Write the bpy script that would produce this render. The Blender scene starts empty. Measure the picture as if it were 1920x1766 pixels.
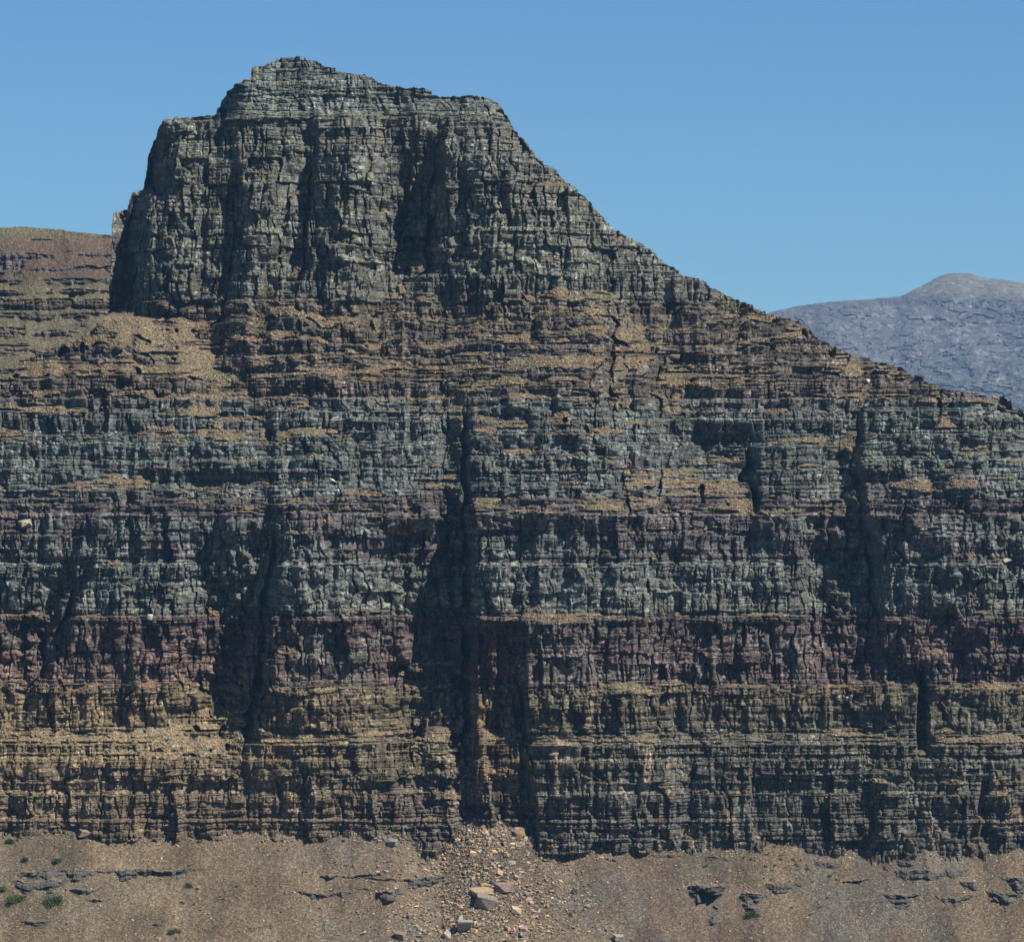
import bpy, bmesh, math, random
import numpy as np
from mathutils import Vector, Matrix

# ---------------------------------------------------------------- camera, sky, sun
SC = bpy.context.scene
COL = SC.collection
D = 4000.0                      # camera stands across the valley, 4 km from the cliff foot
HALF = 0.5                      # metres per photo pixel at the cliff foot (y = 0)

cam = bpy.data.cameras.new("camera")
cam.sensor_width = 36.0
cam.lens = 150.0
cam.clip_start = 1.0
cam.clip_end = 60000.0
cam_o = bpy.data.objects.new("camera", cam)
COL.objects.link(cam_o)
cam_o.location = (0, -D, 0)
cam_o.rotation_euler = (math.radians(90), 0, 0)
SC.camera = cam_o

SUN_EL, SUN_AZ = 50.0, 56.0     # height, and degrees to the right of the line from cliff to camera
sd = Vector((math.sin(math.radians(SUN_AZ)) * math.cos(math.radians(SUN_EL)),
             -math.cos(math.radians(SUN_AZ)) * math.cos(math.radians(SUN_EL)),
             math.sin(math.radians(SUN_EL))))
sun = bpy.data.lights.new("sun", 'SUN')
sun.energy = 5.0
sun.angle = math.radians(0.5)
sun.color = (1.0, 0.95, 0.86)
sun_o = bpy.data.objects.new("sun", sun)
COL.objects.link(sun_o)
sun_o.rotation_euler = sd.to_track_quat('Z', 'Y').to_euler()

world = bpy.data.worlds.new("World")
SC.world = world
world.use_nodes = True
nt = world.node_tree
nt.nodes.clear()
sky = nt.nodes.new('ShaderNodeTexSky')
sky.sky_type = 'NISHITA'
sky.sun_disc = False
sky.sun_elevation = math.radians(SUN_EL)
sky.sun_rotation = math.atan2(sd.x, sd.y)
sky.altitude = 2300
sky.air_density = 1.0
sky.dust_density = 0.3
sky.ozone_density = 3.0
tint = nt.nodes.new('ShaderNodeMix')
tint.data_type = 'RGBA'
tint.blend_type = 'MULTIPLY'
tint.inputs['Factor'].default_value = 1.0
tint.inputs[7].default_value = (0.63, 0.94, 1.16, 1)
bg = nt.nodes.new('ShaderNodeBackground')
bg.inputs['Strength'].default_value = 0.050
wo = nt.nodes.new('ShaderNodeOutputWorld')
nt.links.new(sky.outputs[0], tint.inputs[6])
nt.links.new(tint.outputs[2], bg.inputs['Color'])
nt.links.new(bg.outputs[0], wo.inputs['Surface'])

SC.view_settings.view_transform = 'Standard'
SC.view_settings.look = 'None'
SC.view_settings.exposure = 0.66
SC.view_settings.gamma = 1.0
SC.cycles.max_bounces = 4
SC.cycles.diffuse_bounces = 1
SC.cycles.volume_bounces = 1
HAZE = 0.95e-5

# ---------------------------------------------------------------- noise
def _h(i, j, s):
    h = (i.astype(np.int64) * 374761393 + j.astype(np.int64) * 668265263 + s * 1442695041) & 0xffffffff
    h = ((h ^ (h >> 13)) * 1274126177) & 0xffffffff
    h = ((h ^ (h >> 16)) * 2246822519) & 0xffffffff
    h = h ^ (h >> 15)
    return (h & 0xffffff).astype(np.float32) / np.float32(0xffffff)

def hsh(i, j, s=0):
    i = np.asarray(i); j = np.asarray(j)
    return _h(i, j + 0 * i, s)

def vnoise(x, y, s=0):
    xi = np.floor(x); yi = np.floor(y)
    fx = (x - xi).astype(np.float32); fy = (y - yi).astype(np.float32)
    xi = xi.astype(np.int64); yi = yi.astype(np.int64)
    fx = fx * fx * fx * (fx * (fx * 6 - 15) + 10); fy = fy * fy * fy * (fy * (fy * 6 - 15) + 10)
    a = _h(xi, yi, s); b = _h(xi + 1, yi, s); c = _h(xi, yi + 1, s); d = _h(xi + 1, yi + 1, s)
    return (a + (b - a) * fx) * (1 - fy) + (c + (d - c) * fx) * fy     # 0..1

def fbm(x, y, s=0, o=4, g=0.5):
    t = 0; a = 1; n = 0
    for k in range(o):
        t = t + a * (vnoise(x, y, s + 17 * k) * 2 - 1); n += a
        a *= g; x = x * 2.03 + 13.7; y = y * 2.03 + 7.1
    return t / n                                                        # -1..1

def sstep(a, b, x):
    t = np.clip((x - a) / (b - a), 0, 1)
    return t * t * (3 - 2 * t)

# ---------------------------------------------------------------- object helpers
def tag(o, label=None, cat=None, group=None, kind=None):
    for k, v in (("label", label), ("category", cat), ("group", group), ("kind", kind)):
        if v: o[k] = v
    return o

def mesh_np(name, verts, faces, mat, parent=None, attrs=None, smooth=False):
    """verts (n,3), faces (m,k) all of one size"""
    me = bpy.data.meshes.new(name)
    nv = len(verts); nf, k = faces.shape
    me.vertices.add(nv)
    me.vertices.foreach_set("co", np.asarray(verts, np.float32).ravel())
    me.loops.add(nf * k)
    me.loops.foreach_set("vertex_index", faces.astype(np.int32).ravel())
    me.polygons.add(nf)
    me.polygons.foreach_set("loop_start", (np.arange(nf, dtype=np.int32) * k))
    me.polygons.foreach_set("use_smooth", np.full(nf, smooth))
    me.update(calc_edges=True)
    for an, (typ, dat) in (attrs or {}).items():
        at = me.attributes.new(an, typ, 'POINT')
        if typ == 'FLOAT': at.data.foreach_set("value", dat.astype(np.float32).ravel())
        else: at.data.foreach_set("color", dat.astype(np.float32).ravel())
    me.materials.append(mat)
    o = bpy.data.objects.new(name, me)
    COL.objects.link(o)
    if parent: o.parent = parent
    return o

# ---------------------------------------------------------------- materials
def new_mat(name):
    m = bpy.data.materials.new(name); m.use_nodes = True
    n = m.node_tree; n.nodes.clear()
    out = n.nodes.new('ShaderNodeOutputMaterial'); b = n.nodes.new('ShaderNodeBsdfPrincipled')
    b.inputs['Roughness'].default_value = 0.9
    b.inputs['Specular IOR Level'].default_value = 0.15
    n.links.new(b.outputs[0], out.inputs['Surface'])
    return m, n, b

def N(n, t, **kw):
    x = n.nodes.new(t)
    for k, v in kw.items(): setattr(x, k, v)
    return x

def mixc(n, a, b, f, mode='MIX'):
    x = N(n, 'ShaderNodeMix', data_type='RGBA', blend_type=mode)
    for sock, v in ((x.inputs[0], f), (x.inputs[6], a), (x.inputs[7], b)):
        if isinstance(v, bpy.types.NodeSocket): n.links.new(v, sock)
        elif isinstance(v, (int, float)): sock.default_value = v
        else: sock.default_value = (*v, 1)
    return x.outputs[2]

def noise_node(n, vec, scale, detail=4, rough=0.6):
    x = N(n, 'ShaderNodeTexNoise'); x.inputs['Scale'].default_value = scale
    x.inputs['Detail'].default_value = detail; x.inputs['Roughness'].default_value = rough
    n.links.new(vec, x.inputs['Vector']); return x

def ramp(n, src, stops):
    r = N(n, 'ShaderNodeValToRGB'); e = r.color_ramp.elements
    while len(e) < len(stops): e.new(0.5)
    for q, (p, c) in zip(e, stops):
        q.position = p; q.color = (c, c, c, 1) if isinstance(c, (int, float)) else (*c, 1)
    n.links.new(src, r.inputs[0]); return r.outputs[0]

def rock_material(name, bump=1.0, speck=1.0, stone=1.0, big=1.0, scree_hi=2.3):
    m, n, b = new_mat(name)
    at = N(n, 'ShaderNodeAttribute', attribute_name='col')
    sc = N(n, 'ShaderNodeAttribute', attribute_name='scree')
    tc = N(n, 'ShaderNodeTexCoord')
    mp = N(n, 'ShaderNodeMapping'); mp.inputs['Scale'].default_value = (0.45, 0.45, 1.6)
    n.links.new(tc.outputs['Object'], mp.inputs[0])
    lam = noise_node(n, mp.outputs[0], 0.55 * big, 5, 0.65)           # thin bedding
    spk = noise_node(n, tc.outputs['Object'], 0.6 * big, 4, 0.8)     # lichen and weathering
    mp2 = N(n, 'ShaderNodeMapping'); mp2.inputs['Scale'].default_value = (1.2, 1.2, 0.12)
    n.links.new(tc.outputs['Object'], mp2.inputs[0])
    stk = noise_node(n, mp2.outputs[0], 0.25 * big, 3, 0.6)            # run-off streaks
    vor = N(n, 'ShaderNodeTexVoronoi'); vor.inputs['Scale'].default_value = 0.9 * stone * big
    n.links.new(tc.outputs['Object'], vor.inputs['Vector'])
    f1 = ramp(n, lam.outputs[0], [(0.35, 0.55), (0.65, 1.35)])
    f2 = ramp(n, spk.outputs[0], [(0.38, 0.5), (0.52, 0.9), (0.59, 1.4), (0.68, 3.0)])
    f3 = ramp(n, stk.outputs[0], [(0.38, 0.62), (0.6, 1.2)])
    rock = mixc(n, at.outputs['Color'], f1, 1.0 * speck, 'MULTIPLY')
    rock = mixc(n, rock, f2, 0.85 * speck, 'MULTIPLY')
    rock = mixc(n, rock, f3, 0.7 * speck, 'MULTIPLY')
    g = N(n, 'ShaderNodeSeparateColor'); n.links.new(vor.outputs['Color'], g.inputs[0])
    f4 = ramp(n, g.outputs[0], [(0.0, 0.55), (0.6, 0.95), (0.85, 1.15), (1.0, scree_hi)])
    scr = mixc(n, at.outputs['Color'], f4, 1.0, 'MULTIPLY')
    scr = mixc(n, scr, f2, 0.35, 'MULTIPLY')
    colr = mixc(n, rock, scr, sc.outputs['Fac'])
    n.links.new(colr, b.inputs['Base Color'])
    # relief too fine for the mesh
    ad = N(n, 'ShaderNodeMath', operation='MULTIPLY_ADD'); n.links.new(spk.outputs[0], ad.inputs[0]); ad.inputs[1].default_value = 0.45; n.links.new(lam.outputs[0], ad.inputs[2])
    ad2 = N(n, 'ShaderNodeMath', operation='MULTIPLY_ADD')
    n.links.new(vor.outputs['Distance'], ad2.inputs[0]); ad2.inputs[1].default_value = 0.35; n.links.new(ad.outputs[0], ad2.inputs[2])
    bp = N(n, 'ShaderNodeBump'); bp.inputs['Strength'].default_value = 0.8 * bump; bp.inputs['Distance'].default_value = 1.0 / big
    n.links.new(ad2.outputs[0], bp.inputs['Height'])
    n.links.new(bp.outputs[0], b.inputs['Normal'])
    return m

M_ROCK = rock_material("banded_rock")
M_FAR = rock_material("far_hill_rock", 0.8, 0.5, 0.5, 0.06)
M_TALUS = rock_material("talus_gravel", 0.7, 0.6, 0.75, scree_hi=1.5)

# ---------------------------------------------------------------- rock relief builder
def profile(tab):
    a = np.array(tab, float)
    return lambda py: np.interp(py, a[:, 0], a[:, 1])

def beds(lo, hi, tmin, tmax, seed):
    r = random.Random(seed); z = lo; out = [z]
    while z < hi:
        z += tmin + (tmax - tmin) * r.random() ** 1.6
        out.append(z)
    return np.array(out)

def blocks(PX, PY, B, wmin, wmax, seed, warp=3.0, keep=1):
    """split the face into beds and each bed into jointed blocks: per-sample
    random value, position inside the block (-.5...5) and distance to joint"""
    v = PY + warp * fbm(PX / 90, PY / 160, seed + 1, 2) + 0.5 * warp * fbm(PX / 14, PY / 50, seed + 9, 2)
    k = np.searchsorted(B, v) - 1
    k = np.clip(k, 0, len(B) - 2)
    th = B[k + 1] - B[k]
    fz = (v - B[k]) / th
    kk = k // keep
    W = wmin + 1.5 * (wmax - wmin) * hsh(kk, 0, seed + 2) ** 2
    xx = PX + 0.3 * W * fbm(PX / 40, PY / 30, seed + 3, 2) + 1.5 * fbm(PX / 12, PY / 7, seed + 6, 2) + 0.10 * (PY - 900) * (hsh(kk, 5, seed) - 0.5)
    t = xx / W + 40 * hsh(kk, 1, seed + 4)
    i = np.floor(t).astype(np.int64); f = t - i
    j0 = 0.06 + 0.88 * hsh(i, kk, seed + 5)
    left = f < j0
    idx = np.where(left, i - 1, i)
    jm = 0.06 + 0.88 * hsh(i - 1, kk, seed + 5); jp = 0.06 + 0.88 * hsh(i + 1, kk, seed + 5)
    lo = np.where(left, jm - 1, j0); hi = np.where(left, j0, jp + 1)
    fx = (f - lo) / (hi - lo)
    dj = np.minimum(f - lo, hi - f) * W                       # photo px to nearest joint
    dz = np.minimum(fz, 1 - fz) * th
    return k, idx, fx - 0.5, fz - 0.5, dj, dz, (hi - lo) * W, th

def gully(PX, PY, pts, p=2.0):
    a = np.array(pts, float)                                  # py, px, w_left, w_right, depth
    xc, wl, wr, A = (np.interp(PY, a[:, 0], a[:, q]) for q in (1, 2, 3, 4))
    xc = xc + 7 * fbm(PY / 36, PX * 0 + 3, int(a[0, 1]), 4)
    A = A * (1 + 0.45 * fbm(PY / 28, PX / 30, int(a[0, 1]) + 3, 3))
    dx = PX - xc
    w = np.where(dx < 0, wl, wr)
    return A * np.exp(-np.abs(dx / w) ** p)

def sil_distance(PX, PY, sil):
    d = np.full(PX.shape, 1e9, np.float32)
    for (x0, y0), (x1, y1) in zip(sil[:-1], sil[1:]):
        if x1 < -200 or x0 > 2300: continue
        ex, ey = x1 - x0, y1 - y0; L = ex * ex + ey * ey + 1e-9
        t = np.clip(((PX - x0) * ex + (PY - y0) * ey) / L, 0, 1)
        d = np.minimum(d, np.hypot(PX - x0 - t * ex, PY - y0 - t * ey))
    return d

def axis(segs):
    out = []
    for a, b, s in segs: out.append(np.arange(a, b, s))
    out.append(np.array([segs[-1][1]], float))
    return np.concatenate(out)

SIL = [(-400, 730), (-250, 715), (0, 692), (60, 668), (150, 630), (190, 604), (200, 470), (203, 396), (228, 383), (238, 360), (260, 345),
       (271, 280), (284, 250), (310, 225), (340, 212), (402, 206), (412, 185), (455, 155), (490, 128), (530, 116),
       (560, 110), (600, 118), (640, 137), (700, 150), (740, 168), (800, 168), (835, 180), (885, 176), (930, 190),
       (950, 215), (975, 250), (1005, 292), (1045, 315), (1060, 340), (1110, 380), (1150, 425), (1200, 455),
       (1250, 490), (1300, 520), (1380, 555), (1450, 590), (1500, 602), (1560, 648), (1640, 677), (1690, 690),
       (1740, 720), (1830, 741), (1880, 746), (1920, 768), (2050, 850), (2400, 1000)]

YPROF = profile([(60, 420), (110, 400), (160, 345), (205, 300), (260, 285), (400, 268), (560, 250), (610, 235),
                 (690, 190), (760, 150), (860, 110), (945, 78), (965, 62), (1050, 54), (1150, 46), (1165, 36),
                 (1285, 28), (1300, 20), (1385, 14), (1410, 2), (1560, -8), (1700, -16)])

LEDGES = np.array([60, 118, 150, 205, 262, 330, 405, 430, 500, 566, 603, 640, 668, 702, 742, 772, 818, 866, 908, 958, 1052,
                   1155, 1222, 1288, 1388, 1420, 1482, 1532, 1600, 1700], float)

GULLIES = [
    [(215, 820, 10, 8, 0), (250, 822, 18, 10, 10), (330, 804, 60, 22, 36), (420, 796, 96, 30, 50), (500, 780, 88, 32, 40), (560, 740, 36, 30, 0)],
    [(190, 585, 14, 12, 0), (250, 583, 22, 9, 12), (360, 576, 40, 10, 26), (500, 562, 46, 12, 24), (590, 520, 40, 20, 0)],
    [(290, 446, 8, 7, 0), (380, 438, 18, 6, 13), (500, 434, 18, 7, 13), (590, 420, 14, 10, 0)],
    [(180, 625, 8, 8, 0), (230, 622, 10, 8, 6), (300, 618, 8, 8, 0)],
    [(300, 385, 7, 6, 0), (420, 378, 10, 6, 5), (560, 372, 10, 6, 5), (590, 372, 6, 6, 0)],
    [(950, 862, 50, 12, 4), (1000, 862, 110, 26, 34), (1160, 858, 160, 28, 48), (1290, 856, 180, 30, 48), (1400, 862, 140, 28, 42), (1540, 872, 85, 22, 28), (1640, 885, 60, 20, 16)],
    [(950, 530, 50, 14, 0), (1020, 508, 80, 22, 22), (1110, 478, 110, 28, 38), (1290, 462, 130, 32, 48), (1390, 446, 115, 30, 38), (1450, 430, 40, 14, 8), (1530, 410, 20, 14, 0)],
    [(1030, 165, 40, 14, 0), (1090, 138, 90, 22, 26), (1200, 84, 120, 30, 44), (1290, 44, 110, 30, 38), (1380, 0, 40, 20, 3), (1400, 0, 40, 20, 0)],
    [(680, 1642, 7, 6, 4), (760, 1612, 16, 8, 8), (860, 1602, 40, 10, 22), (950, 1614, 60, 10, 28), (1050, 1622, 105, 28, 38), (1160, 1624, 105, 28, 34), (1290, 1625, 40, 14, 0)],
    [(950, 1515, 20, 10, 0), (1000, 1522, 10, 26, 8), (1120, 1524, 10, 40, 14), (1240, 1530, 12, 30, 8), (1290, 1530, 12, 20, 0)],
    [(780, 1385, 60, 30, 0), (850, 1400, 90, 16, 24), (945, 1410, 90, 12, 34), (965, 1410, 70, 14, 10), (1050, 1400, 60, 14, 0)],
    [(735, 872, 26, 10, 0), (820, 870, 40, 9, 20), (950, 868, 60, 10, 26), (1000, 866, 40, 12, 4)],
    [(560, 1240, 60, 60, 0), (640, 1250, 80, 50, 14), (760, 1295, 100, 50, 24), (860, 1315, 90, 50, 18), (950, 1320, 80, 60, 6), (1000, 1320, 60, 60, 0)],
    [(600, 450, 30, 40, 0), (680, 425, 60, 28, 14), (800, 484, 60, 28, 14), (950, 496, 60, 16, 16), (1000, 500, 40, 20, 2)],
    [(600, 730, 40, 40, 4), (700, 760, 50, 40, 8), (800, 700, 50, 40, 5), (900, 700, 40, 40, 0)],
]
RIDGES = [   # things standing proud: py, px, half-width left, right, metres forward
    [(200, 335, 40, 50, 0), (290, 335, 56, 62, 16), (560, 330, 60, 66, 22), (610, 325, 60, 66, 0)],
    [(290, 500, 34, 40, 0), (350, 500, 40, 44, 14), (520, 490, 38, 46, 14), (600, 480, 36, 46, 0)],
    [(190, 665, 40, 44, 0), (290, 668, 54, 52, 20), (420, 660, 62, 60, 28), (560, 640, 80, 70, 30), (650, 620, 80, 80, 0)],
    [(190, 905, 66, 66, 0), (280, 905, 76, 90, 18), (520, 935, 110, 140, 24), (600, 960, 120, 150, 16), (680, 980, 120, 150, 0)],
    [(540, 1060, 100, 110, 0), (700, 1050, 130, 140, 20), (830, 1040, 150, 160, 28), (930, 1020, 140, 190, 22), (990, 1000, 120, 230, 8), (1400, 1010, 120, 250, 10), (1640, 1010, 120, 250, 8)],
    [(600, 240, 70, 90, 0), (650, 240, 90, 110, 20), (735, 230, 120, 130, 26), (800, 240, 130, 130, 14), (1000, 270, 130, 110, 10), (1290, 280, 150, 110, 10), (1500, 280, 150, 120, 4)],
    [(560, 590, 40, 60, 0), (620, 580, 70, 90, 16), (680, 570, 80, 100, 14), (740, 570, 80, 90, 0)],
    [(770, 400, 60, 70, 0), (820, 400, 90, 80, 16), (866, 400, 90, 80, 16), (900, 420, 60, 60, 0)],
    [(1380, 835, 26, 26, 0), (1430, 838, 34, 30, 16), (1570, 835, 48, 40, 22), (1640, 835, 60, 50, 20)],
    [(960, 610, 70, 120, 0), (1000, 600, 80, 130, 14), (1150, 590, 80, 140, 18), (1290, 570, 80, 130, 14), (1560, 560, 90, 130, 6)],
    [(985, 1795, 66, 62, 0), (994, 1795, 68, 64, 7), (1135, 1792, 66, 60, 9), (1150, 1790, 60, 50, 0)],
    [(690, 1760, 120, 180, 0), (780, 1780, 150, 200, 24), (950, 1790, 150, 200, 26), (1300, 1790, 150, 200, 18), (1640, 1790, 160, 200, 12)],
    [(800, 1470, 40, 40, 0), (870, 1475, 46, 46, 10), (950, 1475, 46, 46, 8), (1100, 1470, 40, 40, 6), (1150, 1470, 40, 40, 0)],
]
PLATEAUS = [ # py0, py1, x0, x1, metres forward, edge px
    (955, 1165, 888, 1212, 10, 4), (1165, 1600, 985, 1110, 12, 6), (1285, 1600, 1110, 1265, 5, 12),
    (1165, 1285, 968, 1232, 8, 10), (1120, 1170, 893, 960, 5, 8),
]

def main_relief(PX, PY):
    """metres behind the plane y=0 for the whole massif"""
    # ledges: hard beds stand up, soft beds lie back
    slopey = sstep(560, 640, PY) * (1 - sstep(940, 975, PY))
    warp = (5 + 12 * slopey) * fbm(PX / 190, PY / 260, 5, 3) + (2.5 + 3 * slopey) * fbm(PX / 35, PY / 60, 6, 2)
    arch = 24 * np.exp(-((PX - 1050) / 120) ** 2) + 12 * np.exp(-((PX - 580) / 80) ** 2) + 12 * np.exp(-((PX - 240) / 110) ** 2) - 10 * np.exp(-((PX - 1320) / 110) ** 2) + 10 * np.exp(-((PX - 1780) / 130) ** 2)
    arch = arch + 26 * fbm(PX / 75, PX * 0 + 2, 15, 3) * np.exp(-((PY - 600) / 70) ** 2)
    v = PY + arch * np.maximum(slopey, np.exp(-((PY - 600) / 60) ** 2)) + warp * sstep(300, 620, PY) * (1 - 0.6 * sstep(900, 1000, PY))
    k = np.clip(np.searchsorted(LEDGES, v) - 1, 0, len(LEDGES) - 2)
    a, b = LEDGES[k], LEDGES[k + 1]
    f = (v - a) / (b - a)                                     # 0 at the top of a unit, 1 at its foot
    soft = 0.30 + 0.10 * hsh(k, 3, 8) + 0.22 * fbm(PX / 80, k * 7.7, 11, 2)
    soft = np.where(PY > 960, 0.10, soft)
    fs = np.where(f < soft, 0.86 * f / soft, 0.86 + 0.14 * (f - soft) / (1 - soft))
    m = 0.80 + 0.7 * fbm(PX / 110, k * 3.1, 12, 2)            # ledges come and go along the face
    m = np.clip(np.where((PY > 945), 1.0, m), 0.15, 1)
    v1 = v + (a + (b - a) * fs - v) * m
    B = beds(40, 1760, 7, 17, 777)                            # smaller steps on the bare slopes
    k2 = np.clip(np.searchsorted(B, v1) - 1, 0, len(B) - 2)
    f2 = (v1 - B[k2]) / (B[k2 + 1] - B[k2])
    fs2 = np.where(f2 < 0.25, 0.8 * f2 / 0.25, 0.8 + 0.2 * (f2 - 0.25) / 0.75)
    vs = v1 + (fs2 - f2) * (B[k2 + 1] - B[k2]) * (0.35 + 0.5 * vnoise(PX / 40, k2 * 5.3, 779))
    y = YPROF(vs)
    d = sil_distance(PX, vs, SIL)
    q = np.clip(1 - d / 105, 0, 1)
    y = y + 46 * (1 - np.sqrt(np.clip(1 - q * q * 0.98, 0, 1)))
    # large shapes
    amp = 1 - 0.25 * sstep(950, 1000, PY)
    y = y + 16 * amp * fbm(PX / 260, PY / 420 + 3, 21, 3)
    rid = 1 - np.abs(fbm(PX / 62 + 0.5 * fbm(PX / 90, PY / 90, 31, 2), PY / 260, 33, 3)) * 2
    y = y - 6 * (rid - 0.5) * (0.5 + 0.5 * sstep(560, 640, PY))
    rid2 = 1 - np.abs(fbm(PX / 24, PY / 110, 35, 3)) * 2
    y = y - 3.5 * (rid2 - 0.5)
    kb, ib, fxb, fzb, djb, dzb, Wb, thb = blocks(PX, PY, beds(60, 1760, 70, 150, 88), 34, 90, 89, 10)
    r = hsh(kb, ib, 90)
    y = y + ((r - 0.5) * 8 + fxb * (hsh(kb, ib, 91) - 0.45) * 16 + 3 * np.exp(-(djb / 2.2) ** 2)) * (0.55 + 0.45 * sstep(0, 1, (PY > 950) | (PY < 590)))
    for g in GULLIES: y = y + gully(PX, PY, g, 2.7)
    for g in RIDGES: y = y - gully(PX, PY, g, 2.6)
    ex = 6 * fbm(PY / 22, PX / 400, 41, 3); ez = 3 * fbm(PX / 25, PY / 80, 43, 2)
    y = y + 0.8 * np.clip(272 - PX, 0, 84) * sstep(335, 365, PY) * (1 - sstep(560, 612, PY)) + 0.35 * np.clip(330 - PX, 0, 60) * (1 - sstep(330, 370, PY))
    for p0, p1, x0, x1, A, e in PLATEAUS:
        m = sstep(x0 - e, x0 + e, PX + ex) * (1 - sstep(x1 - e, x1 + e, PX + ex)) * sstep(p0 - 5, p0 + 5, PY + ez) * (1 - sstep(p1 - 5, p1 + 5, PY + ez))
        y = y - A * m
    y = y + 26 * (1 - sstep(380, 470, PX)) * (1 - sstep(1372, 1440, PY + ez)) + 7 * sstep(1180, 1260, PX) * (1 - sstep(1380, 1412, PY + ez))
    # deep alcove behind the tall buttress and the narrow cleft far right
    ac = np.interp(PY, [1160, 1300, 1540], [922, 932, 950]); aw = np.interp(PY, [1160, 1182, 1230, 1400, 1540], [10, 26, 34, 32, 24])
    y = y + 10 * sstep(1170, 1190, PY + ez) * (1 - sstep(0.8, 1.1, np.abs(PX + 1.1 * ex - ac) / aw)) * (1 - 0.5 * sstep(1480, 1560, PY))
    cl = np.interp(PY, [1250, 1400, 1560], [966, 984, 992])
    y = y + 18 * np.exp(-((PX + 0.4 * ex - cl) / np.interp(PY, [1250, 1330, 1560], [5, 12, 16])) ** 4) * sstep(1240, 1300, PY)
    cc = np.interp(PY, [1240, 1420], [1727, 1731])
    y = y + 30 * np.exp(-((PX + 0.4 * ex - cc) / np.interp(PY, [1230, 1300, 1410], [3, 8, 12])) ** 4) * sstep(1235, 1262, PY) * (1 - sstep(1395, 1425, PY))
    return y

def detail(PX, PY, y, rock, scale=1.0, seed=0, lo=40, hi=1720, col=None):
    """jointed blocks at three sizes on bare rock, rubble elsewhere"""
    tone = np.ones(PX.shape, np.float32)
    blk = 0.55 + 0.45 * sstep(-0.3, 0.4, fbm(PX / 160, PY / 110, seed + 50, 2))
    lam = sstep(1290, 1400, PY) * (1 - 0.6 * sstep(1450, 1500, PY) * 0)
    # unit-size columns
    B = beds(lo, hi, 22, 60, seed + 60)
    k, i, fx, fz, dj, dz, W, th = blocks(PX, PY, B, 20, 52, seed + 61, 4)
    r = hsh(k, i, seed + 62)
    d = (r - 0.5) * 6 + fx * (hsh(k, i, seed + 63) - 0.42) * 8 + fz * (hsh(k, i, seed + 64) - 0.6) * 5
    d += 3.4 * np.exp(-(dj / 1.5) ** 2)
    tall = (sstep(210, 240, PY) * (1 - sstep(560, 600, PY)) + sstep(940, 965, PY) * (1 - sstep(1280, 1300, PY))) if seed == 0 else 0 * PY
    y1 = d * blk * (1 - 0.35 * lam) * (1 + 0.6 * tall)
    # beds: on a slope each bed is a little riser with a tread above it
    B = beds(lo, hi, 6, 19, seed + 70)
    k, i, fx, fz, dj, dz, W, th = blocks(PX, PY, B, 11, 34, seed + 71, 3, 2)
    gy = np.gradient(y, axis=0) / np.maximum(np.gradient(PY, axis=0), 0.05)
    w = 5; cs = np.cumsum(np.pad(gy, ((w + 1, w), (0, 0)), mode='edge').astype(np.float64), 0)
    gy = np.clip((cs[2 * w + 1:] - cs[:-2 * w - 1]) / (2 * w + 1), -1.3, 0).astype(np.float32)
    y = y - rock * 0.8 * gy * fz * th
    r = hsh(k, i, seed + 72); rb = hsh(k, 0, seed + 75)
    d = (r - 0.5) * 2.6 + (rb - 0.5) * 2.4 + fx * (hsh(k, i, seed + 73) - 0.5) * 5.0 + fz * (hsh(k, i, seed + 74) - 0.65) * 2.2
    d += 2.6 * np.exp(-(dj / 1.2) ** 2) * (hsh(k, i, seed + 76) > 0.25) + 1.9 * np.exp(-(dz / 1.0) ** 2) * (hsh(k, 3, seed + 79) > 0.3)
    y2 = d * (0.6 + 0.4 * blk)
    massive = sstep(-0.05, 0.35, fbm(PX / 70 + 3, PY / 45, seed + 77, 3))
    y2 = y2 * (1 - 0.75 * massive)
    tone *= 0.72 + 0.56 * r * 0.6 + 0.3 * rb
    # thin slabs
    B = beds(lo, hi, 2.6, 7.5, seed + 80)
    k, i, fx, fz, dj, dz, W, th = blocks(PX, PY, B, 5, 22, seed + 81, 2, 1)
    r = hsh(k, i, seed + 82); rb = hsh(k, 0, seed + 85)
    d = (r - 0.5) * 1.3 + (rb - 0.5) * (1.5 + 1.6 * lam) + fx * (hsh(k, i, seed + 83) - 0.5) * 1.2
    y3 = d
    tone *= 0.8 + 0.25 * r + 0.15 * rb
    y3 = y3 * (1 - 0.75 * massive) * (0.55 + 0.9 * vnoise(PX / 80, PY / 30, seed + 78))
    fine = 0.7 * fbm(PX / 7, PY / 7, seed + 90, 3) + 2.2 * fbm(PX / 30, PY / 22, seed + 95, 3)
    y = y + scale * rock * (y1 + y2 + y3 + fine)
    rub = vnoise(PX / 3.3, PY / 2.6, seed + 91) ** 3
    y = y + scale * (1 - rock) * (1.2 * fbm(PX / 8, PY / 5, seed + 93, 3) - 1.6 * rub)
    pale = sstep(0.12, 0.3, fbm(PX / 4.5, PY / 5.5, seed + 97, 3)) * sstep(-0.25, 0.2, fbm(PX / 50, PY / 40, seed + 98, 3))
    tone = tone * (1.0 + 0.95 * pale) * (1 - 0.35 * sstep(0.1, 0.45, fbm(PX / 18, PY / 34, seed + 99, 4)))
    tone = tone * rock + (1 - rock) * (0.85 + 0.5 * rub)
    return y, tone

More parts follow.
